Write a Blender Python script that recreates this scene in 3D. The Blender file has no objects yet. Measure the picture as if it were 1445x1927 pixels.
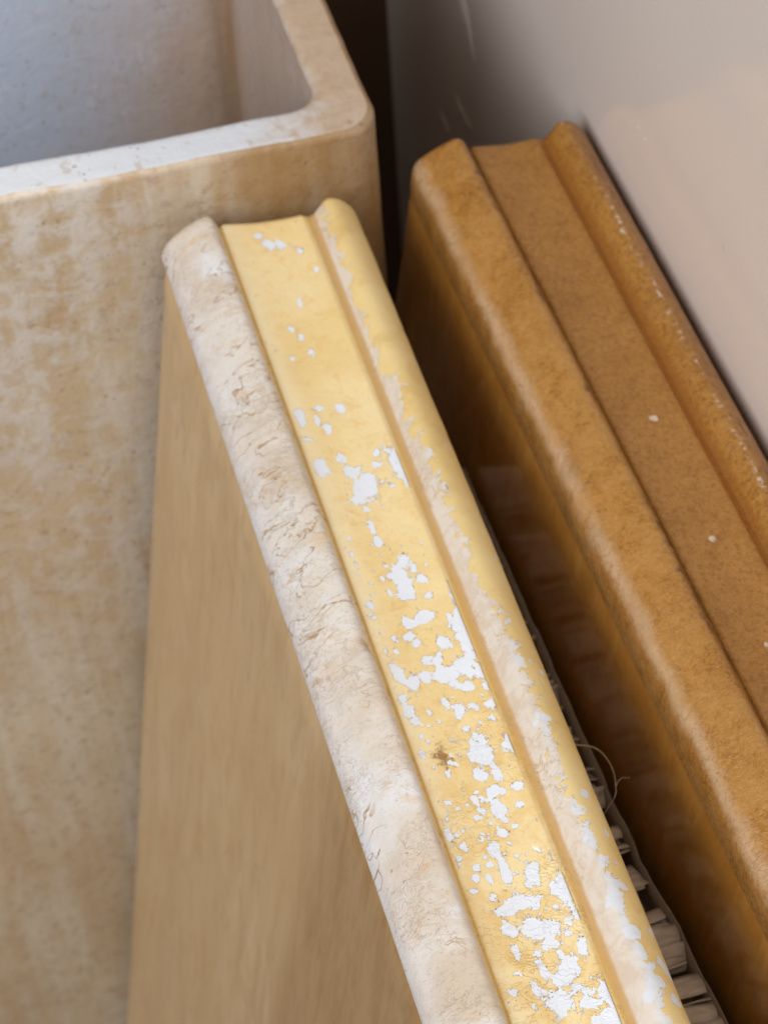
import bpy, math, random
import numpy as np
from mathutils import Vector, Matrix, noise as mn

random.seed(7)
scene = bpy.context.scene
col = scene.collection

# ------------------------------------------------------------------ camera
TOP = 0.70                                   # height of the slabs' moulded edge above the floor
cam_d = bpy.data.cameras.new('camera')
cam = bpy.data.objects.new('camera', cam_d)
col.objects.link(cam)
RX = Vector((0.9530113, -0.2987200, -0.0503579))
RUP = Vector((0.2635702, 0.7356906, 0.6239312))
RBK = Vector((-0.1493329, -0.6078863, 0.7798551))
mw = Matrix.Identity(4)
for i in range(3):
    mw[i][0], mw[i][1], mw[i][2] = RX[i], RUP[i], RBK[i]
mw.translation = Vector((-0.1242980, -0.7415503, 0.7445742 + TOP))
cam.matrix_world = mw
cam_d.sensor_fit = 'AUTO'
cam_d.sensor_width = 36.0
cam_d.lens = 92.0
cam_d.clip_start = 0.02
cam_d.clip_end = 100
cam_d.dof.use_dof = True
cam_d.dof.focus_distance = 0.83
cam_d.dof.aperture_fstop = 18.0
scene.camera = cam

# ------------------------------------------------------------------ light
world = bpy.data.worlds.new('World')
scene.world = world
world.use_nodes = True
wb = world.node_tree.nodes['Background']
wb.inputs[0].default_value = (1.0, 0.86, 0.72, 1)
wb.inputs[1].default_value = 0.13

def area(name, loc, target, sx, sy, power, color):
    d = bpy.data.lights.new(name, 'AREA')
    d.shape = 'RECTANGLE'
    d.size, d.size_y = sx, sy
    d.energy = power
    d.color = color
    o = bpy.data.objects.new(name, d)
    col.objects.link(o)
    o.location = loc
    o.rotation_euler = (Vector(target) - Vector(loc)).to_track_quat('-Z', 'Y').to_euler()
    return o
area('window_light', (-2.10, -1.75, 2.80), (0.0, -0.1, 0.6), 2.2, 2.2, 104, (0.97, 0.98, 1.0))
area('ceiling_light', (0.55, -1.00, 2.75), (0.0, -0.1, 0.7), 0.9, 0.9, 38, (1.0, 0.96, 0.90))

scene.view_settings.view_transform = 'Standard'
scene.view_settings.look = 'None'
scene.view_settings.exposure = 0.10
scene.view_settings.gamma = 1.0
scene.cycles.max_bounces = 7
scene.cycles.diffuse_bounces = 5

# ------------------------------------------------------------------ shader helper
class Mat:
    def __init__(self, name):
        self.m = bpy.data.materials.new(name)
        self.m.use_nodes = True
        self.t = self.m.node_tree
        self.b = self.t.nodes['Principled BSDF']
        self.tc = self.t.nodes.new('ShaderNodeTexCoord')
        self.obj = self.tc.outputs['Object']
    def _in(self, sock, v):
        if isinstance(v, bpy.types.NodeSocket):
            self.t.links.new(v, sock)
        elif isinstance(v, (tuple, list)):
            sock.default_value = (*v, 1) if len(v) == 3 and sock.type == 'RGBA' else v
        else:
            sock.default_value = v
    def vec(self, scale=(1, 1, 1), loc=(0, 0, 0), rot=(0, 0, 0), src=None):
        n = self.t.nodes.new('ShaderNodeMapping')
        self._in(n.inputs['Vector'], src or self.obj)
        n.inputs['Scale'].default_value = scale
        n.inputs['Location'].default_value = loc
        n.inputs['Rotation'].default_value = rot
        return n.outputs[0]
    def noise(self, scale, detail=4, rough=0.55, dist=0.0, vec=None, color=False):
        n = self.t.nodes.new('ShaderNodeTexNoise')
        self._in(n.inputs['Vector'], vec or self.obj)
        n.inputs['Scale'].default_value = scale
        n.inputs['Detail'].default_value = min(detail, 3.5)
        n.inputs['Roughness'].default_value = rough
        n.inputs['Distortion'].default_value = dist
        return n.outputs['Color' if color else 'Fac']
    def voro(self, scale, feature='F1', vec=None, rnd=1.0):
        n = self.t.nodes.new('ShaderNodeTexVoronoi')
        n.feature = feature
        self._in(n.inputs['Vector'], vec or self.obj)
        n.inputs['Scale'].default_value = scale
        n.inputs['Randomness'].default_value = rnd
        return n.outputs['Distance']
    def warp(self, amount, scale, vec=None):
        v = vec or self.obj
        c = self.noise(scale, 3, 0.6, 0, v, True)
        s = self.t.nodes.new('ShaderNodeVectorMath'); s.operation = 'SUBTRACT'
        self._in(s.inputs[0], c); s.inputs[1].default_value = (0.5, 0.5, 0.5)
        k = self.t.nodes.new('ShaderNodeVectorMath'); k.operation = 'SCALE'
        self._in(k.inputs[0], s.outputs[0]); k.inputs['Scale'].default_value = amount
        a = self.t.nodes.new('ShaderNodeVectorMath'); a.operation = 'ADD'
        self._in(a.inputs[0], v); self._in(a.inputs[1], k.outputs[0])
        return a.outputs[0]
    def step(self, v, lo, hi, a=0.0, b=1.0):
        n = self.t.nodes.new('ShaderNodeMapRange')
        n.interpolation_type = 'SMOOTHSTEP'
        self._in(n.inputs[0], v)
        n.inputs[1].default_value = lo; n.inputs[2].default_value = hi
        n.inputs[3].default_value = a; n.inputs[4].default_value = b
        return n.outputs[0]
    def math(self, op, a, b=0.0, clamp=False):
        n = self.t.nodes.new('ShaderNodeMath'); n.operation = op; n.use_clamp = clamp
        self._in(n.inputs[0], a); self._in(n.inputs[1], b)
        return n.outputs[0]
    def mul(self, *a):
        r = a[0]
        for x in a[1:]:
            r = self.math('MULTIPLY', r, x)
        return r
    def add(self, *a):
        r = a[0]
        for x in a[1:]:
            r = self.math('ADD', r, x)
        return r
    def mix(self, f, a, b, blend='MIX'):
        n = self.t.nodes.new('ShaderNodeMix'); n.data_type = 'RGBA'; n.blend_type = blend
        self._in(n.inputs[0], f); self._in(n.inputs[6], a); self._in(n.inputs[7], b)
        return n.outputs[2]
    def attr(self, name):
        n = self.t.nodes.new('ShaderNodeAttribute'); n.attribute_name = name
        return n.outputs['Fac']
    def sep(self, axis):
        n = self.t.nodes.new('ShaderNodeSeparateXYZ')
        self._in(n.inputs[0], self.obj)
        return n.outputs[axis]
    def line(self, n, width, centre=0.5):
        """1 on the contour noise == centre, 0 away from it"""
        d = self.math('ABSOLUTE', self.math('SUBTRACT', n, centre))
        return self.step(d, 0.0, width, 1.0, 0.0)
    def bump(self, h, dist=0.001, strength=1.0, prev=None):
        n = self.t.nodes.new('ShaderNodeBump')
        n.inputs['Strength'].default_value = strength
        n.inputs['Distance'].default_value = dist
        self._in(n.inputs['Height'], h)
        if prev is not None:
            self._in(n.inputs['Normal'], prev)
        return n.outputs[0]
    def out(self, color, rough=0.5, normal=None, spec=0.5, coat=0.0, coat_rough=0.15):
        self._in(self.b.inputs['Base Color'], color)
        self._in(self.b.inputs['Roughness'], rough)
        self._in(self.b.inputs['Specular IOR Level'], spec)
        self.b.inputs['Coat Weight'].default_value = coat
        self.b.inputs['Coat Roughness'].default_value = coat_rough
        if normal is not None:
            self._in(self.b.inputs['Normal'], normal)
        return self.m

# ------------------------------------------------------------------ materials
def mat_flaking_channel():
    m = Mat('flaking_yellow_paint')
    big = m.noise(16, 4, 0.6)
    fine = m.noise(160, 5, 0.65, 0.4)
    base = m.mix(m.step(big, 0.35, 0.68), (0.82, 0.67, 0.375), (0.78, 0.60, 0.285))
    base = m.mix(m.mul(m.step(fine, 0.48, 0.72), 0.55), base, (0.70, 0.48, 0.175))
    # pale worn margin beside the left groove
    a = m.attr('across')
    pale = m.mul(m.step(a, 0.02, 0.30, 1.0, 0.0), m.step(big, 0.3, 0.55, 0.35, 0.85))
    base = m.mix(pale, base, (0.86, 0.75, 0.50))
    # dirt in both grooves
    gr = m.step(m.math('SUBTRACT', a, m.mul(m.noise(200, 2), 0.012)), 0.935, 0.965)
    base = m.mix(m.mul(gr, 0.8), base, (0.52, 0.32, 0.11))
    edge = m.line(a, 0.010, 0.925)
    base = m.mix(m.mul(edge, m.step(m.noise(120, 3), 0.35, 0.6), 0.75), base, (0.84, 0.72, 0.48))
    gl = m.step(a, 0.012, 0.035, 1.0, 0.0)
    base = m.mix(m.mul(gl, 0.85), base, (0.62, 0.38, 0.10))
    # wrinkles in the paint
    low = m.step(m.sep(1), 0.14, -0.06, 0.15, 1.0)
    w1 = m.line(m.noise(210, 2, 0.55, 1.0, m.vec((1, 1.3, 1))), 0.045)
    w1 = m.mul(w1, m.step(m.noise(40, 2), 0.40, 0.58), low)
    base = m.mix(m.mul(m.step(m.noise(55, 3, 0.7, 0.4), 0.42, 0.62), low, 0.5), base, (0.68, 0.44, 0.135))
    base = m.mix(m.mul(w1, 0.42), base, (0.58, 0.36, 0.11))
    # brown stain
    st = m.attr('stain')
    st = m.mul(m.step(st, 0.05, 0.4), m.step(m.add(m.mul(st, 0.42), m.noise(420, 3.5, 0.7, 0.8)), 0.66, 0.92))
    base = m.mix(m.mul(st, 0.85), base, (0.26, 0.11, 0.025))
    # chips: the paint is gone and the white ground shows
    wv = m.warp(0.0022, 300, m.warp(0.003, 120))
    rag = m.noise(260, 4, 0.68, 0.5, m.vec((1, 0.75, 1), src=wv))
    f = m.add(m.attr('chip'), m.mul(m.math('SUBTRACT', rag, 0.5), 2.3))
    chip = m.mul(m.step(f, 0.44, 0.475), m.step(a, 0.915, 0.927, 1.0, 0.0))
    # scattered pinhead flakes, thicker towards the worn end
    dens = m.attr('wear')
    v = m.voro(200, 'F1', m.warp(0.006, 260))
    dots = m.step(m.math('SUBTRACT', v, m.mul(dens, 0.36)), -0.02, 0.0, 1.0, 0.0)
    chip = m.math('MAXIMUM', chip, m.mul(dots, m.step(m.noise(45, 2), 0.46, 0.52), m.step(a, 0.86, 0.89, 1.0, 0.0), m.step(a, 0.04, 0.07)))
    sp = m.math('SUBTRACT', m.noise(560, 3, 0.6, 0.3), 0.5)
    sp = m.step(m.add(m.mul(m.attr('chip'), 0.30), m.mul(dens, 0.05), m.mul(sp, 1.5)), 0.36, 0.40)
    chip = m.math('MAXIMUM', chip, m.mul(sp, m.step(a, 0.90, 0.92, 1.0, 0.0), m.step(a, 0.03, 0.06)))
    rim = m.mul(m.step(f, 0.36, 0.455), m.math('SUBTRACT', 1.0, chip))
    base = m.mix(m.mul(rim, 0.35), base, (0.70, 0.43, 0.10))
    base = m.mix(chip, base, (0.72, 0.76, 0.83))
    n = m.bump(m.noise(420, 4, 0.6), 0.00025, 0.6)
    n = m.bump(m.noise(120, 3, 0.6, 0.5), 0.0005, 0.5, n)
    n = m.bump(w1, 0.00025, 0.6, n)
    n = m.bump(m.math('SUBTRACT', 1.0, chip), 0.0006, 1.0, n)
    rough = m.step(chip, 0, 1, 0.38, 0.62)
    return m.out(base, rough, n, 0.4)

def mat_white_bead():
    m = Mat('crazed_white_stone')
    vt = m.vec((1.0, 1.7, 1.0))
    big = m.noise(22, 5, 0.6, 0.3, vt)
    med = m.noise(70, 5, 0.65, 0.5, vt)
    base = m.mix(m.step(big, 0.38, 0.66), (0.64, 0.595, 0.54), (0.55, 0.465, 0.37))
    base = m.mix(m.mul(m.step(m.noise(30, 3, 0.6, 0, m.vec((1, 1, 1), (3, 1, 5))), 0.50, 0.68), 0.8), base, (0.67, 0.69, 0.73))
    base = m.mix(m.mul(m.step(med, 0.54, 0.68), 0.55), base, (0.60, 0.43, 0.25))
    a = m.attr('across')
    side = m.mul(m.step(a, 0.55, 0.06, 0.0, 1.0), m.step(med, 0.35, 0.62, 0.5, 1.0))
    base = m.mix(m.mul(side, 0.65), base, (0.66, 0.64, 0.67))
    inner = m.mul(m.step(m.add(a, m.mul(m.math('SUBTRACT', med, 0.5), 0.35)), 0.80, 0.97), 0.85)
    base = m.mix(inner, base, (0.70, 0.52, 0.24))
    # rust coloured blotches
    bl = m.mul(m.step(m.noise(38, 4, 0.7, 0.6, m.vec((1, 1, 1), (9, 4, 2))), 0.60, 0.72), m.step(m.noise(300, 3, 0.6), 0.42, 0.6))
    base = m.mix(m.mul(bl, 0.8), base, (0.46, 0.25, 0.09))
    # curling cracks and fine crazing
    wv = m.warp(0.010, 60)
    c1 = m.mul(m.line(m.noise(40, 3, 0.5, 0.7, m.vec((1, 2.4, 1), src=wv)), 0.016), m.step(m.noise(28, 2, 0.5, 0, m.vec((1, 1, 1), (7, 7, 1))), 0.40, 0.50))
    c2 = m.mul(m.line(m.noise(150, 3, 0.6, 1.2, vt), 0.030), m.step(m.noise(34, 2, 0.5, 0, m.vec((1, 1, 1), (2, 8, 4))), 0.42, 0.56))
    vd = m.voro(260, 'DISTANCE_TO_EDGE', m.warp(0.009, 160))
    c3 = m.mul(m.step(vd, 0.0, 0.055, 1.0, 0.0), m.step(m.noise(26, 3, 0.5, 0, m.vec((1, 1, 1), (5, 3, 11))), 0.50, 0.62))
    cr = m.math('MAXIMUM', m.math('MAXIMUM', c1, m.mul(c2, 0.5)), m.mul(c3, 0.45))
    base = m.mix(m.mul(cr, 0.9), base, (0.34, 0.21, 0.10))
    spk = m.mul(m.step(m.noise(620, 3, 0.7), 0.56, 0.66), m.step(m.noise(50, 3), 0.35, 0.6, 0.2, 1.0))
    base = m.mix(m.mul(spk, 0.45), base, (0.42, 0.31, 0.20))
    pits = m.mul(m.step(m.voro(420, 'F1', m.warp(0.004, 300)), 0.0, 0.24, 1.0, 0.0), m.step(m.noise(45, 2), 0.44, 0.58))
    base = m.mix(m.mul(pits, 0.6), base, (0.44, 0.33, 0.22))
    n = m.bump(m.noise(520, 5, 0.7), 0.0004, 0.7)
    n = m.bump(med, 0.0005, 0.35, n)
    n = m.bump(m.math('SUBTRACT', 1.0, m.math('MAXIMUM', cr, pits)), 0.0003, 0.5, n)
    return m.out(base, m.step(med, 0.3, 0.7, 0.42, 0.62), n, 0.45)

def mat_worn_bead():
    m = Mat('worn_yellow_bead')
    a = m.attr('across')
    big = m.noise(18, 4, 0.6)
    med = m.noise(80, 5, 0.65, 0.5)
    yel = m.mix(m.step(big, 0.35, 0.68), (0.74, 0.58, 0.28), (0.68, 0.49, 0.19))
    yel = m.mix(m.mul(m.step(med, 0.5, 0.72), 0.4), yel, (0.58, 0.37, 0.12))
    outer = m.step(a, 0.72, 0.93)
    yel = m.mix(m.mul(outer, 0.75), yel, (0.62, 0.51, 0.38))
    pink = m.mix(m.step(m.noise(110, 4, 0.7, 0.6), 0.42, 0.62), (0.66, 0.61, 0.565), (0.60, 0.515, 0.44))
    white = (0.64, 0.675, 0.73)
    wv = m.warp(0.004, 220)
    rag = m.math('SUBTRACT', m.noise(170, 5, 0.65, 0.4, wv), 0.5)
    reach = m.mul(m.step(m.sep(1), 0.25, -0.08, 0.0, 1.0), 0.15)
    limit = m.add(0.17, reach, m.mul(rag, 0.50), m.mul(m.math('SUBTRACT', big, 0.5), 0.55))
    bare = m.step(m.math('SUBTRACT', limit, a), 0.0, 0.012)
    base = m.mix(m.mul(bare, 0.9), yel, pink)
    wl = m.mul(bare, m.step(m.add(a, m.mul(rag, 0.3)), 0.22, 0.30), m.step(m.noise(40, 3), 0.40, 0.55))
    base = m.mix(m.mul(wl, 0.9), base, white)
    gr = m.step(m.add(a, m.mul(rag, 0.03)), 0.03, 0.075, 1.0, 0.0)
    base = m.mix(m.mul(gr, 0.9), base, (0.50, 0.30, 0.10))
    # loose flakes out on the yellow
    v = m.voro(120, 'F1', m.warp(0.005, 150))
    fl = m.mul(m.step(m.math('SUBTRACT', v, m.mul(m.attr('wear'), 0.34)), -0.02, 0.0, 1.0, 0.0),
               m.step(m.noise(40, 2), 0.46, 0.55), m.step(a, 0.55, 0.75, 1.0, 0.0), m.step(a, 0.13, 0.16))
    base = m.mix(fl, base, white)
    cr = m.mul(m.line(m.noise(120, 3, 0.6, 1.0), 0.02), m.step(m.noise(30, 2), 0.47, 0.6), bare)
    base = m.mix(m.mul(cr, 0.65), base, (0.38, 0.25, 0.14))
    n = m.bump(m.noise(350, 4, 0.6), 0.0003, 0.7)
    n = m.bump(med, 0.0006, 0.5, n)
    n = m.bump(m.math('SUBTRACT', 1.0, m.math('MAXIMUM', m.math('MAXIMUM', bare, fl), cr)), 0.00025, 0.7, n)
    return m.out(base, 0.42, n, 0.45)

def mat_tan_panel():
    m = Mat('polished_tan_stone')
    st = m.noise(1.0, 4, 0.6, 0.9, m.vec((34, 30, 6)))
    st2 = m.noise(1.0, 4, 0.7, 0.5, m.vec((130, 110, 22)))
    big = m.noise(6, 3, 0.5)
    base = m.mix(m.step(st, 0.32, 0.70), (0.52, 0.36, 0.19), (0.59, 0.435, 0.255))
    base = m.mix(m.mul(m.step(st2, 0.45, 0.75), 0.35), base, (0.48, 0.31, 0.155))
    base = m.mix(m.mul(m.step(big, 0.42, 0.68), 0.5), base, (0.52, 0.34, 0.165))
    # shade painted into the stone colour, with a slanting edge low on the face
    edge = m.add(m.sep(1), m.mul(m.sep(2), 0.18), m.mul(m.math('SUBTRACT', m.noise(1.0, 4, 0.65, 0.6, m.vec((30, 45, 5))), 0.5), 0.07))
    painted_shade = m.step(edge, 0.185, 0.145)
    base = m.mix(m.mul(painted_shade, m.step(st2, 0.3, 0.7, 1.0, 0.6), 0.9), base, (0.30, 0.165, 0.06))
    mot = m.noise(1.0, 3.5, 0.75, 0.7, m.vec((75, 85, 28)))
    base = m.mix(m.mul(m.step(mot, 0.46, 0.66), 0.5), base, (0.42, 0.27, 0.13))
    n = m.bump(st2, 0.0003, 0.25)
    n = m.bump(m.noise(260, 3), 0.0001, 0.3, n)
    return m.out(base, m.step(st2, 0.3, 0.7, 0.18, 0.26), n, 0.5)

def mat_caramel(name, rough_lo=0.30, wrinkle=1.0, streak=False):
    m = Mat(name)
    big = m.noise(14, 4, 0.6)
    med = m.noise(75, 5, 0.65, 0.4)
    c1, c2 = (0.34, 0.148, 0.024), (0.41, 0.19, 0.038)
    base = m.mix(m.step(big, 0.35, 0.68), c1, c2)
    base = m.mix(m.mul(m.step(med, 0.45, 0.72), 0.6), base, (0.28, 0.115, 0.020))
    grn = m.noise(480, 3, 0.7, 0.6)
    base = m.mix(m.mul(m.step(grn, 0.48, 0.62), 0.7 * wrinkle), base, (0.22, 0.085, 0.014))
    fine = m.line(m.noise(300, 3, 0.6, 1.4), 0.07)
    base = m.mix(m.mul(fine, 0.30 * wrinkle), base, (0.62, 0.36, 0.13))
    if streak:
        s = m.noise(1.0, 5, 0.7, 0.8, m.vec((70, 60, 16)))
        base = m.mix(m.mul(m.step(s, 0.45, 0.75), 0.35), base, (0.56, 0.31, 0.10))
    n = m.bump(m.noise(420, 3.5, 0.75, 0.6), 0.0006, 0.95 * wrinkle)
    n = m.bump(med, 0.0006, 0.4 * wrinkle, n)
    return m, base, med, n, rough_lo

def mat_caramel_channel():
    m, base, med, n, r = mat_caramel('caramel_stone_channel', 0.33, 0.8)
    a = m.attr('across')
    gr = m.step(m.add(a, m.mul(m.math('SUBTRACT', m.noise(60, 3), 0.5), 0.10)), 0.80, 0.97)
    base = m.mix(m.mul(gr, 0.7), base, (0.29, 0.105, 0.014))
    gl = m.step(a, 0.0, 0.035, 1.0, 0.0)
    base = m.mix(m.mul(gl, 0.6), base, (0.22, 0.09, 0.02))
    sp = m.mul(m.step(m.voro(70, 'F1', m.warp(0.003, 200)), 0.09, 0.12, 1.0, 0.0), m.step(m.noise(35, 2), 0.50, 0.54))
    base = m.mix(m.mul(sp, 0.75), base, (0.74, 0.66, 0.55))
    return m.out(base, m.step(med, 0.3, 0.7, 0.26, 0.38), n, 0.5)

def mat_caramel_bead(left):
    m, base, med, n, r = mat_caramel('caramel_stone_bead_' + ('near' if left else 'far'), 0.33, 1.0)
    a = m.attr('across')
    if left:
        base = m.mix(m.mul(m.step(med, 0.35, 0.65), 0.5), base, (0.52, 0.28, 0.085))
        pale = m.mul(m.line(m.add(a, m.mul(m.math('SUBTRACT', med, 0.5), 0.22)), 0.13, 0.37), m.step(m.noise(30, 3), 0.36, 0.56, 0.45, 1.0))  # highlight along the bend, painted into the base colour
        base = m.mix(m.mul(pale, 0.6), base, (0.60, 0.44, 0.29))
        ck = m.mul(m.step(m.add(a, m.mul(m.math('SUBTRACT', m.noise(90, 4), 0.5), 0.36)), 0.82, 0.88), m.step(m.noise(30, 3), 0.46, 0.52), m.step(m.noise(260, 3, 0.7), 0.40, 0.55))
        base = m.mix(m.mul(ck, 0.85), base, (0.10, 0.045, 0.015))
        smudge = m.mul(m.step(m.noise(20, 4, 0.6), 0.60, 0.72), 0.4)
        base = m.mix(smudge, base, (0.24, 0.14, 0.08))
        cr = m.mul(m.line(m.noise(150, 3, 0.6, 1.2), 0.03), m.step(m.noise(30, 2), 0.45, 0.6))
        base = m.mix(m.mul(cr, 0.5), base, (0.24, 0.11, 0.03))
    else:
        gr = m.step(a, 0.02, 0.13, 1.0, 0.0)
        base = m.mix(m.mul(gr, 0.8), base, (0.27, 0.095, 0.012))
        ln = m.line(m.add(a, m.mul(m.math('SUBTRACT', m.noise(60, 3), 0.5), 0.09)), 0.035, 0.27)
        sp = m.mul(ln, m.step(m.noise(330, 3, 0.65), 0.52, 0.60), m.step(m.noise(55, 3), 0.40, 0.56, 0.25, 1.0))
        base = m.mix(m.mul(sp, 0.8), base, (0.76, 0.66, 0.54))
        dk = m.mul(m.line(m.add(a, m.mul(m.math('SUBTRACT', m.noise(60, 3), 0.5), 0.09)), 0.02, 0.37), m.step(m.noise(45, 3), 0.57, 0.62))
        base = m.mix(m.mul(dk, 0.8), base, (0.07, 0.03, 0.01))
    rgh = m.step(med, 0.3, 0.7, 0.27, 0.40)
    if left:
        rgh = m.mul(rgh, m.step(a, 0.04, 0.30, 0.4, 1.0))
    return m.out(base, rgh, n, 0.5)

def mat_caramel_panel():
    m, base, med, n, r = mat_caramel('polished_caramel_stone', 0.2, 0.15, True)
    return m.out(base, m.step(med, 0.3, 0.7, 0.09, 0.14), n, 0.5)

def mat_trough(kind):
    m = Mat('weathered_stone_' + kind)
    big = m.noise(9, 5, 0.6, 0.3)
    med = m.noise(85, 6, 0.72, 0.5)
    drip = m.noise(1.0, 5, 0.65, 0.3, m.vec((48, 48, 5)))
    grain = m.noise(190, 4, 0.7, 0.3)
    base = m.mix(m.step(big, 0.30, 0.72), (0.42, 0.305, 0.185), (0.50, 0.395, 0.27))
    base = m.mix(m.mul(m.step(drip, 0.40, 0.66), 0.8), base, (0.53, 0.46, 0.37))
    base = m.mix(m.mul(m.step(m.add(m.mul(med, 0.6), m.mul(grain, 0.4)), 0.50, 0.60), 0.5), base, (0.40, 0.26, 0.13))
    base = m.mix(m.mul(m.step(grain, 0.52, 0.68), 0.6), base, (0.30, 0.20, 0.11))
    lime = (0.59, 0.575, 0.56)
    x = m.sep(0); z = m.sep(2)
    if kind == 'shell':
        # lime bloom on the weathered left of the face, fresh brown stone at the corner
        lx = m.step(m.add(x, m.mul(m.math('SUBTRACT', big, 0.5), 0.12)), 0.17, 0.06, 0.0, 1.0)
        lz = m.step(z, 0.30, 0.69, 0.20, 1.0)
        f = m.mul(m.step(m.add(med, m.mul(drip, 0.35), m.mul(grain, 0.35)), 0.74, 1.0), lx, lz)
        base = m.mix(m.mul(f, 0.7), base, lime)
        br = m.step(m.add(x, m.mul(m.math('SUBTRACT', m.noise(24, 4), 0.5), 0.07)), 0.125, 0.165)
        br = m.mul(br, m.step(m.add(z, m.mul(m.math('SUBTRACT', drip, 0.5), 0.25)), 0.50, 0.66))
        base = m.mix(m.mul(br, 0.85, m.step(drip, 0.3, 0.7, 1.0, 0.7)), base, (0.27, 0.15, 0.048))
    elif kind == 'rim':
        lx = m.step(m.add(x, m.mul(m.math('SUBTRACT', med, 0.5), 0.08)), 0.205, 0.155, 0.0, 1.0)
        base = m.mix(0.6, base, (0.52, 0.385, 0.29))
        base = m.mix(m.mul(lx, 0.9), base, (0.62, 0.67, 0.74))  # cool reflection on the left of the rim, put into the colour
        base = m.mix(m.mul(m.step(m.noise(140, 4), 0.6, 0.7), 0.4), base, (0.40, 0.26, 0.13))
    else:
        base = m.mix(0.65, base, (0.44, 0.32, 0.26))
        lx = m.step(m.add(x, m.mul(m.math('SUBTRACT', big, 0.5), 0.10), m.mul(z, -0.10)), 0.13, 0.02, 0.0, 1.0)
        base = m.mix(m.mul(lx, 0.90), base, (0.43, 0.50, 0.62))
        spots = m.mul(m.step(m.noise(170, 4, 0.65), 0.57, 0.68), m.step(m.noise(30, 3), 0.42, 0.6))
        base = m.mix(m.mul(spots, 0.45), base, (0.34, 0.27, 0.21))
        sc = m.mul(lx, m.line(m.noise(1.0, 3, 0.5, 0.3, m.vec((120, 20, 30), (0, 0, 0), (0, 0.9, 0))), 0.03), m.step(m.noise(14, 2), 0.48, 0.58))
        base = m.mix(m.mul(sc, 0.35), base, (0.80, 0.81, 0.83))
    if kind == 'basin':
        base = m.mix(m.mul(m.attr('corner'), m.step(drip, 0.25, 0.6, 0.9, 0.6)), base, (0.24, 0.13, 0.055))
    pit = m.mul(m.step(m.voro(260, 'F1', m.warp(0.004, 200)), 0.10, 0.20, 1.0, 0.0), m.step(m.noise(40, 3), 0.50, 0.60))
    base = m.mix(m.mul(pit, 0.55), base, (0.24, 0.16, 0.09))
    n = m.bump(med, 0.0012, 0.5)
    n = m.bump(m.math('SUBTRACT', 1.0, pit), 0.0006, 0.7, n)
    n = m.bump(m.noise(240, 4, 0.6), 0.0004, 0.5, n)
    return m.out(base, m.step(med, 0.3, 0.7, 0.36, 0.55), n, 0.45)

def mat_wall():
    m = Mat('glossy_white_panel')
    big = m.noise(3.0, 3, 0.5)
    base = m.mix(m.step(big, 0.3, 0.7), (0.80, 0.705, 0.645), (0.82, 0.745, 0.70))
    fl = m.mul(m.step(m.voro(26, 'F1', m.warp(0.004, 150)), 0.030, 0.045, 1.0, 0.0), m.step(m.noise(9, 2), 0.52, 0.56))
    base = m.mix(m.mul(fl, 0.7), base, (0.86, 0.85, 0.83))
    n = m.bump(m.noise(9, 2, 0.4), 0.004, 0.12)
    n = m.bump(m.noise(300, 2), 0.0001, 0.25, n)
    n = m.bump(fl, 0.0006, 0.8, n)
    return m.out(base, 0.13, n, 1.0)

def mat_card(dark):
    m = Mat('brown_cardboard_' + ('liner' if dark else 'flute'))
    fib = m.noise(1.0, 4, 0.6, 0, m.vec((90, 500, 500)))
    base = m.mix(m.step(fib, 0.3, 0.7), (0.38, 0.28, 0.20), (0.50, 0.39, 0.29))
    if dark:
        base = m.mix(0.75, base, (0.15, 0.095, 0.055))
    n = m.bump(fib, 0.0003, 0.5)
    return m.out(base, 0.8, n, 0.2)

def mat_floor():
    m = Mat('dusty_floor')
    base = m.mix(m.step(m.noise(20, 5, 0.6), 0.3, 0.7), (0.16, 0.13, 0.10), (0.24, 0.20, 0.16))
    return m.out(base, 0.8, m.bump(m.noise(200, 4), 0.001, 0.5), 0.3)

def mat_board():
    m = Mat('dark_board')
    return m.out(m.mix(m.noise(12, 4), (0.09, 0.05, 0.028), (0.13, 0.075, 0.042)), 0.6, None, 0.3)

def mat_fibre():
    m = Mat('straw_fibre')
    return m.out(m.mix(m.noise(900, 2), (0.45, 0.32, 0.18), (0.62, 0.48, 0.30)), 0.6, None, 0.3)

# ------------------------------------------------------------------ mesh helpers
def new_mesh(name, verts, faces, mat, parent=None, smooth=True, attrs=None):
    me = bpy.data.meshes.new(name)
    me.from_pydata([tuple(v) for v in verts], [], faces)
    me.materials.append(mat)
    if smooth:
        me.polygons.foreach_set('use_smooth', [True] * len(me.polygons))
    for k, vals in (attrs or {}).items():
        at = me.attributes.new(k, 'FLOAT', 'POINT')
        at.data.foreach_set('value', np.asarray(vals, dtype=np.float32))
    me.update()
    o = bpy.data.objects.new(name, me)
    col.objects.link(o)
    if parent is not None:
        o.parent = parent
    return o

def grid_faces(nu, nv, close_u=False):
    f = []
    for j in range(nv - 1):
        for i in range(nu - 1 if not close_u else nu):
            a = j * nu + i; b = j * nu + (i + 1) % nu
            f.append((a, b, b + nu, a + nu))
    return f

def tag(o, label=None, cat=None, group=None, kind=None):
    if label: o['label'] = label
    if cat: o['category'] = cat
    if group: o['group'] = group
    if kind: o['kind'] = kind
    return o

def empty(name, loc):
    o = bpy.data.objects.new(name, None)
    o.empty_display_size = 0.05
    o.location = loc
    col.objects.link(o)
    return o

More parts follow.
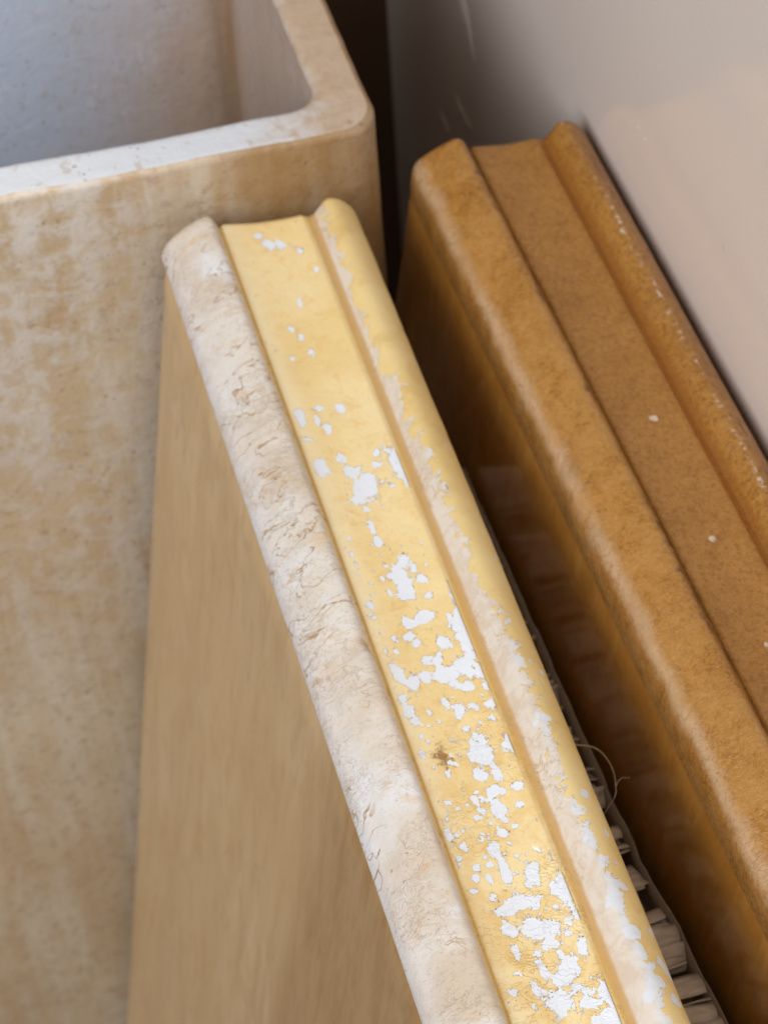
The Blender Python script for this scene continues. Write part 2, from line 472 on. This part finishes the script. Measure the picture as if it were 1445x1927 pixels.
def spline(pts, n):
    """resample a polyline of control points as a smooth Catmull-Rom curve, n points evenly by length"""
    P = np.array(pts, float)
    Q = np.vstack([2 * P[0] - P[1], P, 2 * P[-1] - P[-2]])
    out = []
    for i in range(1, len(Q) - 2):
        p0, p1, p2, p3 = Q[i - 1:i + 3]
        for t in np.linspace(0, 1, 16, endpoint=False):
            out.append(0.5 * (2 * p1 + (p2 - p0) * t + (2 * p0 - 5 * p1 + 4 * p2 - p3) * t * t + (3 * p1 - p0 - 3 * p2 + p3) * t ** 3))
    out.append(P[-1])
    out = np.array(out)
    d = np.concatenate([[0], np.cumsum(np.linalg.norm(np.diff(out, axis=0), axis=1))])
    s = np.linspace(0, d[-1], n)
    return np.stack([np.interp(s, d, out[:, k]) for k in range(out.shape[1])], 1)

# ------------------------------------------------------------------ the setting
tag(new_mesh('floor', [(-1.6, -2.0, 0), (1.2, -2.0, 0), (1.2, 1.6, 0), (-1.6, 1.6, 0)], [(0, 1, 2, 3)], mat_floor(), None, False), kind='structure')

def wall():
    W0 = Vector((0.1697, 0.013, 0))
    d = Vector((-0.0169, 1, 0)).normalized()
    nx = Vector((1, 0.0169, 0)).normalized()
    a, b = W0 + d * -1.6, W0 + d * 1.5
    h, t = 1.35, 0.03
    v = [a, b, b + nx * t, a + nx * t]
    v = [Vector(p) for p in v] + [Vector(p) + Vector((0, 0, h)) for p in v]
    f = [(0, 4, 5, 1), (1, 5, 6, 2), (2, 6, 7, 3), (3, 7, 4, 0), (4, 7, 6, 5), (0, 1, 2, 3)]
    w = tag(new_mesh('wall', v, f, mat_wall(), None, False), kind='structure')
    md = Mat('pale_reflection_and_speck')  # wall reflections modelled as pale raised streaks, plus small real specks
    md = md.out(md.mix(md.noise(200, 2), (0.62, 0.55, 0.49), (0.72, 0.66, 0.60)), 0.35, None, 0.5)
    for (ya, za, yb, zb, wd) in [(0.199, -0.085, 0.184, -0.117, 0.0030), (0.206, -0.083, 0.197, -0.104, 0.0022), (0.219, -0.168, 0.189, -0.169, 0.0020), (0.246, -0.201, 0.229, -0.205, 0.0022), (-0.0195, 0.0175, -0.0215, 0.0165, 0.0009), (-0.0265, 0.0172, -0.0282, 0.0164, 0.0011)]:
        V = []
        for j in range(13):
            t = j / 12
            rr = 0.65 * wd * (0.12 + 0.88 * math.sin(math.pi * min(1, t * 0.9 + 0.08)) ** 1.5)
            c = Vector((0, ya + (yb - ya) * t, TOP + za + (zb - za) * t + 0.0012 * math.sin(t * 7 + ya * 90) * (wd / 0.003)))
            xw = W0.x - (c.y - W0.y) * 0.0169
            for i in range(8):
                q = i / 8 * 2 * math.pi
                V.append((xw - 0.0001 + math.cos(q) * rr * 0.25, c.y, c.z + math.sin(q) * rr * 0.6))
        new_mesh('reflection_and_speck', V, grid_faces(8, 13, True) + [tuple(range(8)), tuple(reversed(range(96, 104)))], md, w)
    return w
wall()
tag(new_mesh('back_wall', [(-1.5, 0.333, 0), (0.166, 0.333, 0), (0.166, 0.36, 0), (-1.5, 0.36, 0), (-1.5, 0.333, 0.80), (0.166, 0.333, 0.80), (0.166, 0.36, 0.80), (-1.5, 0.36, 0.80)],
                       [(0, 1, 5, 4), (1, 2, 6, 5), (2, 3, 7, 6), (3, 0, 4, 7), (4, 5, 6, 7), (3, 2, 1, 0)], mat_board(), None, False), kind='structure')

# ------------------------------------------------------------------ stone trough (open basin behind)
def trough():
    x0, x1, y0, y1 = -0.36, 0.0737, 0.012, 0.216
    org = Vector(((x0 + x1) / 2, (y0 + y1) / 2, 0))
    root = empty('stone_trough', org)
    tag(root, 'weathered pale stone trough with open basin and thick rim behind the slabs', 'trough', kind='thing')
    HX, HY = (x1 - x0) / 2, (y1 - y0) / 2

    def ring(inset, r, z, rback=None, n_side=60, n_arc=12):
        hx, hy = HX - inset, HY - inset
        pts = []
        rb = r if rback is None else rback
        rs = (r, rb, rb, r)
        cs = [(hx - r, -hy + r, -90), (hx - rb, hy - rb, 0), (-hx + rb, hy - rb, 90), (-hx + r, -hy + r, 180)]
        for k, (cx, cy, a0) in enumerate(cs):
            r = rs[k]
            arc = [(cx + r * math.cos(math.radians(a0 + 90 * i / n_arc)), cy + r * math.sin(math.radians(a0 + 90 * i / n_arc))) for i in range(n_arc + 1)]
            pts += arc
            nx_, ny_, na = cs[(k + 1) % 4]
            rn = rs[(k + 1) % 4]
            e = (nx_ + rn * math.cos(math.radians(na)), ny_ + rn * math.sin(math.radians(na)))
            s = arc[-1]
            for i in range(1, n_side):
                pts.append((s[0] + (e[0] - s[0]) * i / n_side, s[1] + (e[1] - s[1]) * i / n_side))
        return [(px, py, z) for px, py in pts]

    def build(name, rings, mat, cap=None, seed=0, amp=0.0008):
        n = len(rings[0])
        V = []
        for rg in rings:
            for (px, py, pz) in rg:
                q = Vector((px, py, pz))
                k = mn.noise(q * 22 + Vector((seed, 0, 0))) * amp + mn.noise(q * 75 + Vector((0, seed, 0))) * amp * 0.5
                # the rim climbs a little towards the left
                tilt = (HX - px) * 0.075 * min(1, max(0, (pz - 0.4) / 0.3))
                V.append((px + k, py + k, pz + tilt + k * 0.6))
        F = grid_faces(n, len(rings), True)
        if cap:
            F.append(tuple(range((len(rings) - 1) * n, len(rings) * n)))
        at = None
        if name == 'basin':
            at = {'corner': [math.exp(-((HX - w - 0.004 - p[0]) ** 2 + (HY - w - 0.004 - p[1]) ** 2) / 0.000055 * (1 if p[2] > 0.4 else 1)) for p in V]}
        return new_mesh(name, V, F, mat, root, True, at)

    zt = TOP + 0.021
    er = 0.003
    outer = [ring(0.0, 0.016, z) for z in np.linspace(0.0, zt - er, 40)]
    for i in range(1, 6):
        a = math.radians(i * 15)
        outer.append(ring(er * (1 - math.cos(a)), 0.016, zt - er + er * math.sin(a)))
    build('shell', outer, mat_trough('shell'), seed=1)
    w = 0.0210
    rim = [outer[-1], ring(er, 0.015, zt)]
    for k in np.linspace(er + 0.002, w - 0.006, 7):
        rim.append(ring(k, 0.015 , zt))
    ir = 0.0045
    for i in range(0, 6):
        a = math.radians(i * 15)
        rim.append(ring(w - ir + ir * math.sin(a), 0.013, zt - ir * (1 - math.cos(a)), 0.005))
    build('rim', rim, mat_trough('rim'), seed=1)
    inn = [rim[-1]] + [ring(w + 0.012 * k, 0.013, zt - ir - 0.002 - 0.40 * k, 0.005) for k in np.linspace(0, 1, 24)]
    for i in range(1, 7):
        a = math.radians(i * 15)
        inn.append(ring(w + 0.012 + 0.03 * (1 - math.cos(a)), 0.013 , zt - ir - 0.402 - 0.03 * math.sin(a)))
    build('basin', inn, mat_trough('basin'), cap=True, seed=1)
trough()

# ------------------------------------------------------------------ slabs with a moulded edge
LEAN = math.radians(8.313)
#  chips in the yellow paint: x across the channel, y along it, half sizes (mm)
CHIPS = [(16.9, -11.5, 2.3, 2.4), (22.1, -12.6, 1.9, 1.8), (14.5, -6.2, 1.7, 1.5), (28.2, -18.6, 1.3, 1.5), (31.6, -30.3, 1.2, 2.0), (20.6, -46.3, 0.8, 2.2), (13.1, -60.2, 1.2, 1.7), (15.8, -64.7, 1.3, 1.7), (17.5, -73.0, 1.4, 1.6), (9.3, -75.6, 1.0, 1.3), (4.2, -106.7, 1.6, 3.9), (10.0, -109.4, 1.2, 2.6), (12.8, -103.0, 1.6, 1.6), (20.5, -104.7, 1.6, 2.4), (12.9, -113.7, 1.4, 2.3), (4.6, -118.7, 1.8, 1.0), (4.8, -132.9, 2.5, 3.8), (14.0, -129.6, 2.0, 2.3), (16.1, -136.8, 3.4, 2.8), (18.6, -145.5, 4.7, 5.5), (15.3, -150.1, 2.7, 3.0), (34.1, -135.5, 3.9, 7.1), (34.4, -141.1, 2.4, 3.5), (27.4, -129.9, 1.2, 1.8), (25.6, -134.9, 1.5, 1.6), (28.7, -146.5, 1.3, 1.2), (34.9, -146.6, 1.5, 2.0), (15.8, -155.5, 1.1, 1.2), (15.5, -163.3, 1.1, 2.2), (15.5, -166.5, 1.1, 1.4), (15.6, -171.1, 1.3, 2.0), (5.7, -168.8, 0.7, 1.3), (22.0, -181.9, 2.6, 4.3), (18.9, -188.6, 3.2, 5.2), (19.1, -195.2, 2.8, 3.3), (26.2, -191.3, 2.5, 1.7), (24.8, -185.9, 1.2, 2.1), (26.2, -199.6, 1.7, 1.4), (35.3, -199.0, 1.7, 3.3), (35.9, -202.7, 1.6, 2.8), (35.5, -210.8, 3.0, 4.1), (34.4, -216.0, 4.4, 5.0), (34.4, -224.1, 3.8, 6.3), (29.0, -232.9, 3.6, 4.0), (22.7, -234.8, 4.7, 3.9), (19.4, -227.0, 3.3, 2.9), (21.6, -208.5, 4.1, 2.3), (15.6, -209.8, 1.9, 2.3), (14.3, -215.6, 2.5, 1.8), (15.9, -218.7, 1.7, 1.8), (25.1, -221.4, 2.2, 2.4), (5.2, -231.5, 2.1, 4.4), (10.1, -236.2, 2.1, 2.9), (14.3, -234.2, 1.8, 2.6), (26.8, -241.0, 3.1, 2.0), (34.7, -236.5, 2.2, 3.1), (34.8, -243.9, 2.2, 2.4), (33.6, -250.4, 2.9, 2.0), (4.0, -242.1, 1.8, 1.3), (4.0, -247.9, 1.6, 3.5), (18.1, -246.2, 1.6, 1.7), (22.0, -250.2, 2.0, 2.6), (11.1, -249.2, 0.9, 1.1), (26.6, -249.2, 1.5, 0.9), (8.2, -215.6, 1.4, 1.8), (3.8, -221.1, 0.9, 1.8), (7.6, -221.5, 0.9, 1.6), (4.5, -200.2, 1.1, 1.4), (4.5, -180.6, 0.7, 1.7), (4.5, -176.0, 0.9, 1.2), (15.1, -182.6, 0.9, 1.0), (12.2, -189.0, 0.9, 1.2), (13.1, -194.8, 1.1, 1.4), (23.1, -268.0, 3.9, 5.9), (34.9, -268.4, 3.0, 3.6), (36.4, -272.6, 1.8, 2.1), (20.7, -277.9, 2.5, 2.3), (26.2, -278.1, 1.3, 3.5), (23.2, -285.4, 2.5, 2.1), (21.9, -292.2, 2.5, 3.7), (15.9, -288.3, 1.0, 2.8), (30.9, -285.8, 1.8, 1.4), (14.8, -294.4, 1.2, 0.8), (20.8, -302.0, 2.1, 1.8), (16.0, -307.5, 2.2, 4.4), (16.8, -316.7, 1.7, 4.3), (10.4, -318.5, 1.0, 1.8), (25.3, -320.1, 2.2, 3.6), (33.3, -328.1, 3.6, 4.8), (17.2, -329.9, 4.1, 2.7), (11.7, -331.8, 3.7, 1.6), (18.8, -339.0, 3.8, 4.2), (24.7, -341.5, 3.4, 3.2), (11.1, -339.1, 2.2, 3.4), (22.9, -346.4, 2.4, 1.9), (10.4, -346.5, 1.2, 2.3), (31.9, -350.8, 1.3, 4.1), (24.7, -355.2, 3.3, 4.1), (22.1, -359.8, 3.6, 2.6), (16.9, -355.4, 1.4, 2.2), (12.1, -361.4, 1.4, 3.3), (18.1, -368.1, 3.9, 4.7), (26.7, -370.3, 2.0, 1.7), (34.5, -370.1, 2.4, 6.2), (32.8, -377.0, 4.2, 3.6), (27.4, -376.6, 1.6, 1.8), (9.1, -367.4, 1.0, 1.4), (2.3, -299.8, 1.2, 2.8), (3.6, -266.7, 1.4, 1.6), (5.0, -249.1, 1.4, 3.0), (21.4, -250.8, 1.5, 2.6), (22.2, -332.0, 1.3, 1.5), (34.1, -339.2, 1.2, 1.5)]
rc = random.Random(3)
for k in range(70):                                    # the flaking goes on past the frame
    CHIPS.append((rc.uniform(3, 36), rc.uniform(-600, -385), rc.uniform(1, 4), rc.uniform(1.5, 5)))
STAIN = (10.2, -269.0, 4.6, 6.2)

BEAD_L = [(-26.0, -16.5), (-27.2, -15.0), (-26.8, -12.0), (-25.2, -7.5), (-22.0, -2.6), (-18.0, 1.0), (-13.5, 4.0), (-9.0, 6.0), (-6.0, 6.5), (-4.0, 5.7), (-2.4, 3.5), (-1.1, 1.0), (0.0, -0.5)]
BEAD_L = [(x_ * 0.875, z_ if z_ > -3 else z_ * 0.80) for x_, z_ in BEAD_L]
BEAD_L2 = [(-24.6, -22.0), (-25.0, -17.0), (-25.2, -12.0), (-25.0, -8.0), (-24.0, -4.6), (-21.6, -1.8), (-18.0, 0.8), (-13.5, 3.6), (-9.0, 5.8), (-6.0, 6.5), (-4.0, 5.7), (-2.4, 3.5), (-1.1, 1.0), (0.0, -0.5)]
def profiles(cw):
    ch = [(0.0, -0.5), (0.7, 0.1), (2.0, 0.5), (6, 0.1), (12, -0.6), (cw / 2, -1.0), (cw - 10, -0.7), (cw - 5, -0.1), (cw - 3.2, 0.1), (cw - 2.2, -0.5), (cw, -1.1)]
    br = [(cw, -1.1), (cw + 1.2, -0.6), (cw + 2.6, 1.6), (cw + 4.2, 4.6), (cw + 6.0, 6.7), (cw + 8.4, 7.4), (cw + 11.5, 6.6), (cw + 15.0, 4.2), (cw + 18.0, 0.6), (cw + 20.3, -4.4), (cw + 21.6, -10.0), (cw + 22.2, -16.0), (cw + 22.0, -20.0)]
    return BEAD_L, ch, br

def slab(name, label, A, yaw, cw, y_far, y_near, H, mats, seed, chips=False, rough=1.0, flare=8.0):
    """A: world point of the groove's far end; the body runs along local -y and leans to +x"""
    rot = Matrix.Rotation(LEAN, 3, 'Y') @ Matrix.Rotation(-yaw, 3, 'Z')
    mid = Vector((cw / 2000, -0.3, -H))
    root = empty(name, A + rot @ mid)
    root.rotation_euler = rot.to_euler()
    tag(root, label, 'slab', 'moulded stone slabs leaning towards the white wall', 'thing')
    L, CH, BR = profiles(cw)
    if not chips:
        L = BEAD_L2
    ys = np.concatenate([y_far - 5.0 * (1 - np.cos(np.linspace(0, math.pi / 2, 7))), np.linspace(y_far - 5, y_near, int((y_far - y_near) / 1.3))[1:]])
    so = Vector((seed * 3.1, seed * 1.7, 0))
    def strip(pn, prof, n, mat, amp, tight0=False, tight1=False):
        c = spline(prof, n)
        tg = np.gradient(c, axis=0)
        nr = np.stack([-tg[:, 1], tg[:, 0]], 1)
        nr /= np.linalg.norm(nr, axis=1)[:, None]
        V = []; AC = []; CP = []; SN = []; WR = []
        for yv in ys:
            e = max(0.0, yv - (y_far - 5.0)) / 5.0
            back = 5.0 * (1 - math.sqrt(max(0.0, 1 - e * e)))
            wear = min(1.0, max(0.0, (-yv - 40) / 300))
            for i in range(n):
                s = i / (n - 1)
                p = Vector((c[i, 0], yv, c[i, 1])) * 0.001
                k = mn.noise(p * 55 + so) * 0.55 + mn.noise(p * 170 + so) * 0.28 + mn.noise(p * 14 + so) * 0.8
                fade = min(1.0, s * 6, (1 - s) * 6)
                off = k * amp * fade - back
                V.append(((c[i, 0] + nr[i, 0] * off) * 0.001 - mid.x, yv * 0.001 - mid.y, (c[i, 1] + nr[i, 1] * off) * 0.001 - mid.z))
                AC.append(s); WR.append(wear)
        at = {'across': AC, 'wear': WR}
        if chips and pn == 'channel':
            X = np.tile(c[:, 0], len(ys)); Y = np.repeat(ys, n)
            Fd = np.zeros_like(X)
            for (a, b, ra, rb) in CHIPS:
                d2 = ((X - a) / (ra * 1.12)) ** 2 + ((Y - b) / (rb * 1.12)) ** 2
                Fd = np.maximum(Fd, np.exp(-d2 * 0.78))
            at['chip'] = Fd
            a, b, ra, rb = STAIN
            at['stain'] = np.exp(-(((X - a) / ra) ** 2 + ((Y - b) / rb) ** 2))
        # consistent winding: outward normals
        F = grid_faces(n, len(ys))
        return new_mesh(pn, V, F, mat, root, True, at)
    strip('bead', L, 44, mats[0], 0.55 * rough)['label'] = mats[4]
    strip('channel', CH, 56, mats[1], 0.30)
    strip('bead', BR, 44, mats[2], 0.32 * rough)['label'] = mats[5]
    # body: two broad faces, bottom and both ends
    xl, zl = L[0]; xr, zr = BR[-1]
    xl += 0.9 if chips else 0.15
    prof = [(xl - flare * k, zl + 0.6 + (-H * 1000 - zl - 0.6) * k) for k in np.linspace(0, 1, 30)]
    right = [(xr - 0.3, zr + (-H * 1000 - zr) * k) for k in np.linspace(1, 0, 30)]
    top_in = [(cw + 12, -6.0), (cw / 2, -6.0), (-12, -6.0)]
    loop = prof + right + top_in
    n = len(loop)
    yb = [y_far - 1.0, y_far - 1.6, y_far - 3.0] + list(np.linspace(y_far - 6, y_near, 90))
    V = []
    for j, yv in enumerate(yb):
        ins = (2.6, 1.0, 0.25)[j] if j < 3 else 0.0
        for i, (px, pz) in enumerate(loop):
            p = Vector((px, yv, pz)) * 0.001
            k = mn.noise(p * 9 + so) * 0.7 + mn.noise(p * 30 + so) * 0.2
            sgn = -1 if i < 30 else (1 if i < 60 else 0)
            V.append(((px + sgn * (k * 0.7 * min(1.0, max(0.0, (zl - pz) / 40)) - ins)) * 0.001 - mid.x, yv * 0.001 - mid.y, pz * 0.001 - mid.z))
    F = [tuple(reversed(f)) for f in grid_faces(n, len(yb), True)]
    F.append(tuple(range(n)))
    F.append(tuple(reversed(range((len(yb) - 1) * n, len(yb) * n))))
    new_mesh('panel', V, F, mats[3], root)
    return root

A1 = Vector((0, 0, TOP))
slab('moulded_slab', 'pale slab with flaking yellow and white moulded edge, in front of the trough', A1, 0.0170, 37.5, 4.5, -610.0, 0.698,
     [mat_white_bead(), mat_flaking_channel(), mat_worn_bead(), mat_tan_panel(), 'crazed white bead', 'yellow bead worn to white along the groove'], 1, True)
A2 = Vector((0.1146, 0.0281, TOP - 0.0203))
slab('moulded_slab', 'caramel brown slab with moulded edge resting against the white wall', A2, -0.013, 33.5, 4.5, -640.0, 0.680,
     [mat_caramel_bead(True), mat_caramel_channel(), mat_caramel_bead(False), mat_caramel_panel(), 'light caramel bead with a painted highlight along its edge', 'dark caramel bead flecked with white'], 2, False, 1.0, 3.0)

# ------------------------------------------------------------------ crumpled cardboard stuffed between the slabs
rot = Matrix.Rotation(LEAN, 3, 'Y')
def S(x, y, z):                                     # mm in the slabs' leaning frame
    return A1 + rot @ (Vector((x, y, z)) * 0.001)

def cardboard():
    org = S(78, -200, -120)
    root = empty('cardboard_spacer', org)
    tag(root, 'torn corrugated cardboard strip wedged between the yellow and the brown slab', 'cardboard')
    ml, mf = mat_card(True), mat_card(False)
    r = random.Random(11)
    def sheet(name, P, mat, thick=0.0006):
        nu, nv = len(P[0]), len(P)
        V = [p - org for row in P for p in row]
        o = new_mesh(name, V, grid_faces(nu, nv), mat, root)
        sm = o.modifiers.new('thickness', 'SOLIDIFY'); sm.thickness = thick; sm.offset = 0
        return o
    def ztop(y):
        return -85.6 + (-246 - y) * 0.134 if y < -246 else -85.6 + (y + 246) * -0.02
    # liner: a thin sheet on edge along the brown slab's face
    rows = []
    for y in np.arange(-70, -520, -4.0):
        wob = mn.noise(Vector((y * 0.05, 0, 0))) * 1.4 + mn.noise(Vector((y * 0.2, 3, 0))) * 0.5
        if -300 < y < -262:
            wob -= 2.2 * math.sin((y + 300) / 38 * math.pi)
        zt = ztop(y) + mn.noise(Vector((y * 0.15, 9, 0))) * 0.8
        rows.append([S(90.0 + wob * (0.6 if k == 0 else 0.3), y, zt - k * 9) for k in range(5)])
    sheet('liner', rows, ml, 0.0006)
    # base liner under the flutes
    rows = [[S(x, y, ztop(y) - 17 + mn.noise(Vector((x * .05, y * .03, 2))) * 2) for x in (58, 66, 74, 82, 89)] for y in np.arange(-70, -520, -8.0)]
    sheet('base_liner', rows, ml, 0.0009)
    # flutes: bent lamellae standing across the gap
    y = -74.0
    while y > -500:
        gap = r.choice([1.2, 2.0, 3.0, 4.5, 7.0, 10.0, 15.0])
        if -330 < y < -300: gap = r.choice([6, 8])
        y -= gap
        lean_ = r.uniform(-1.3, 0.9)
        hgt = r.uniform(8, 15)
        drop = r.choice([0.3, 1.0, 2.5, 5.0, 8.0])
        x1 = 89.4 - r.uniform(0, 1.6)
        tw = r.uniform(-5, 4)
        rows = []
        for k in range(7):
            u = k / 6
            row = []
            for i in range(7):
                v = i / 6
                x = 58 + (x1 - 58) * v
                yy = y + tw * (v - 0.5) + lean_ * hgt * (1 - u) + 1.6 * math.sin(u * 5 + y) * (0.4 + 0.6 * u) + mn.noise(Vector((x * 0.08, y * 0.3, u * 2))) * 1.2
                row.append(S(x, yy, ztop(y) - drop - hgt * u + mn.noise(Vector((x * 0.12, y * 0.21, 5))) * 1.0))
            rows.append(row)
        sheet('flute', rows, mf, 0.0005)
    # folded flaps lying on top
    for (yc, w, l, tilt, zc, xe) in [(-337, 30, 9, 0.18, -1.0, 87.5), (-347, 28, 7, -0.25, -4, 88.5), (-353, 30, 5, 0.35, -4.5, 89.0), (-312, 28, 8, -0.45, -3.5, 88.8), (-304, 24, 7, 0.65, -4.0, 87.0), (-283, 22, 13, 0.30, -6.5, 86.5), (-262, 24, 6, 0.15, -4.0, 87.0), (-240, 24, 8, -0.15, -6.0, 86.5), (-205, 26, 14, 0.1, -8, 86.5), (-165, 26, 16, -0.1, -9, 86.0), (-120, 26, 12, 0.15, -8, 86.0)]:
        rows = []
        for k in range(6):
            u = k / 5 - 0.5
            rows.append([S(xe - w * (1 - i / 6), yc - u * l + tilt * 6 * (i / 6 - 0.5), ztop(yc) + zc + 2.5 + 1.5 * math.cos(u * 3.0) + u * l * tilt + mn.noise(Vector((i * .5, k * .4, yc))) * 0.9) for i in range(7)])
        sheet('folded_flap', rows, mf, 0.0008)
cardboard()

# ------------------------------------------------------------------ loose straw fibre
def fibre():
    org = S(76, -238, -72)
    def tube(pts, r0):
        c = spline([tuple(p) for p in pts], 40)
        V = []; F = []
        for j in range(len(c)):
            t = Vector(c[min(j + 1, len(c) - 1)] - c[max(j - 1, 0)]).normalized()
            a = t.cross(Vector((0.3, 0.2, 1))).normalized(); b = t.cross(a)
            rr = r0 * (1 - 0.5 * j / len(c))
            for i in range(6):
                q = i / 6 * 2 * math.pi
                V.append(Vector(c[j]) + (a * math.cos(q) + b * math.sin(q)) * rr - org)
        return V, grid_faces(6, len(c), True)
    root = empty('straw_fibre', org)
    tag(root, 'thin curled straw fibre sticking out beside the yellow slab', 'fibre')
    m = mat_fibre()
    V, F = tube([S(70, -232, -64), S(79.8, -237.8, -60), S(83.7, -242.7, -60), S(84.6, -250.3, -60), S(83.0, -257.3, -60), S(81.0, -261.5, -60), S(78, -262, -70)], 0.00026)
    new_mesh('strand', V, F, m, root)
    V, F = tube([S(83.0, -257.3, -60), S(84.6, -255.5, -60), S(87.0, -254.2, -60), S(89.5, -254.5, -61), S(90.3, -253, -62)], 0.00018)
    new_mesh('strand', V, F, m, root)
fibre()
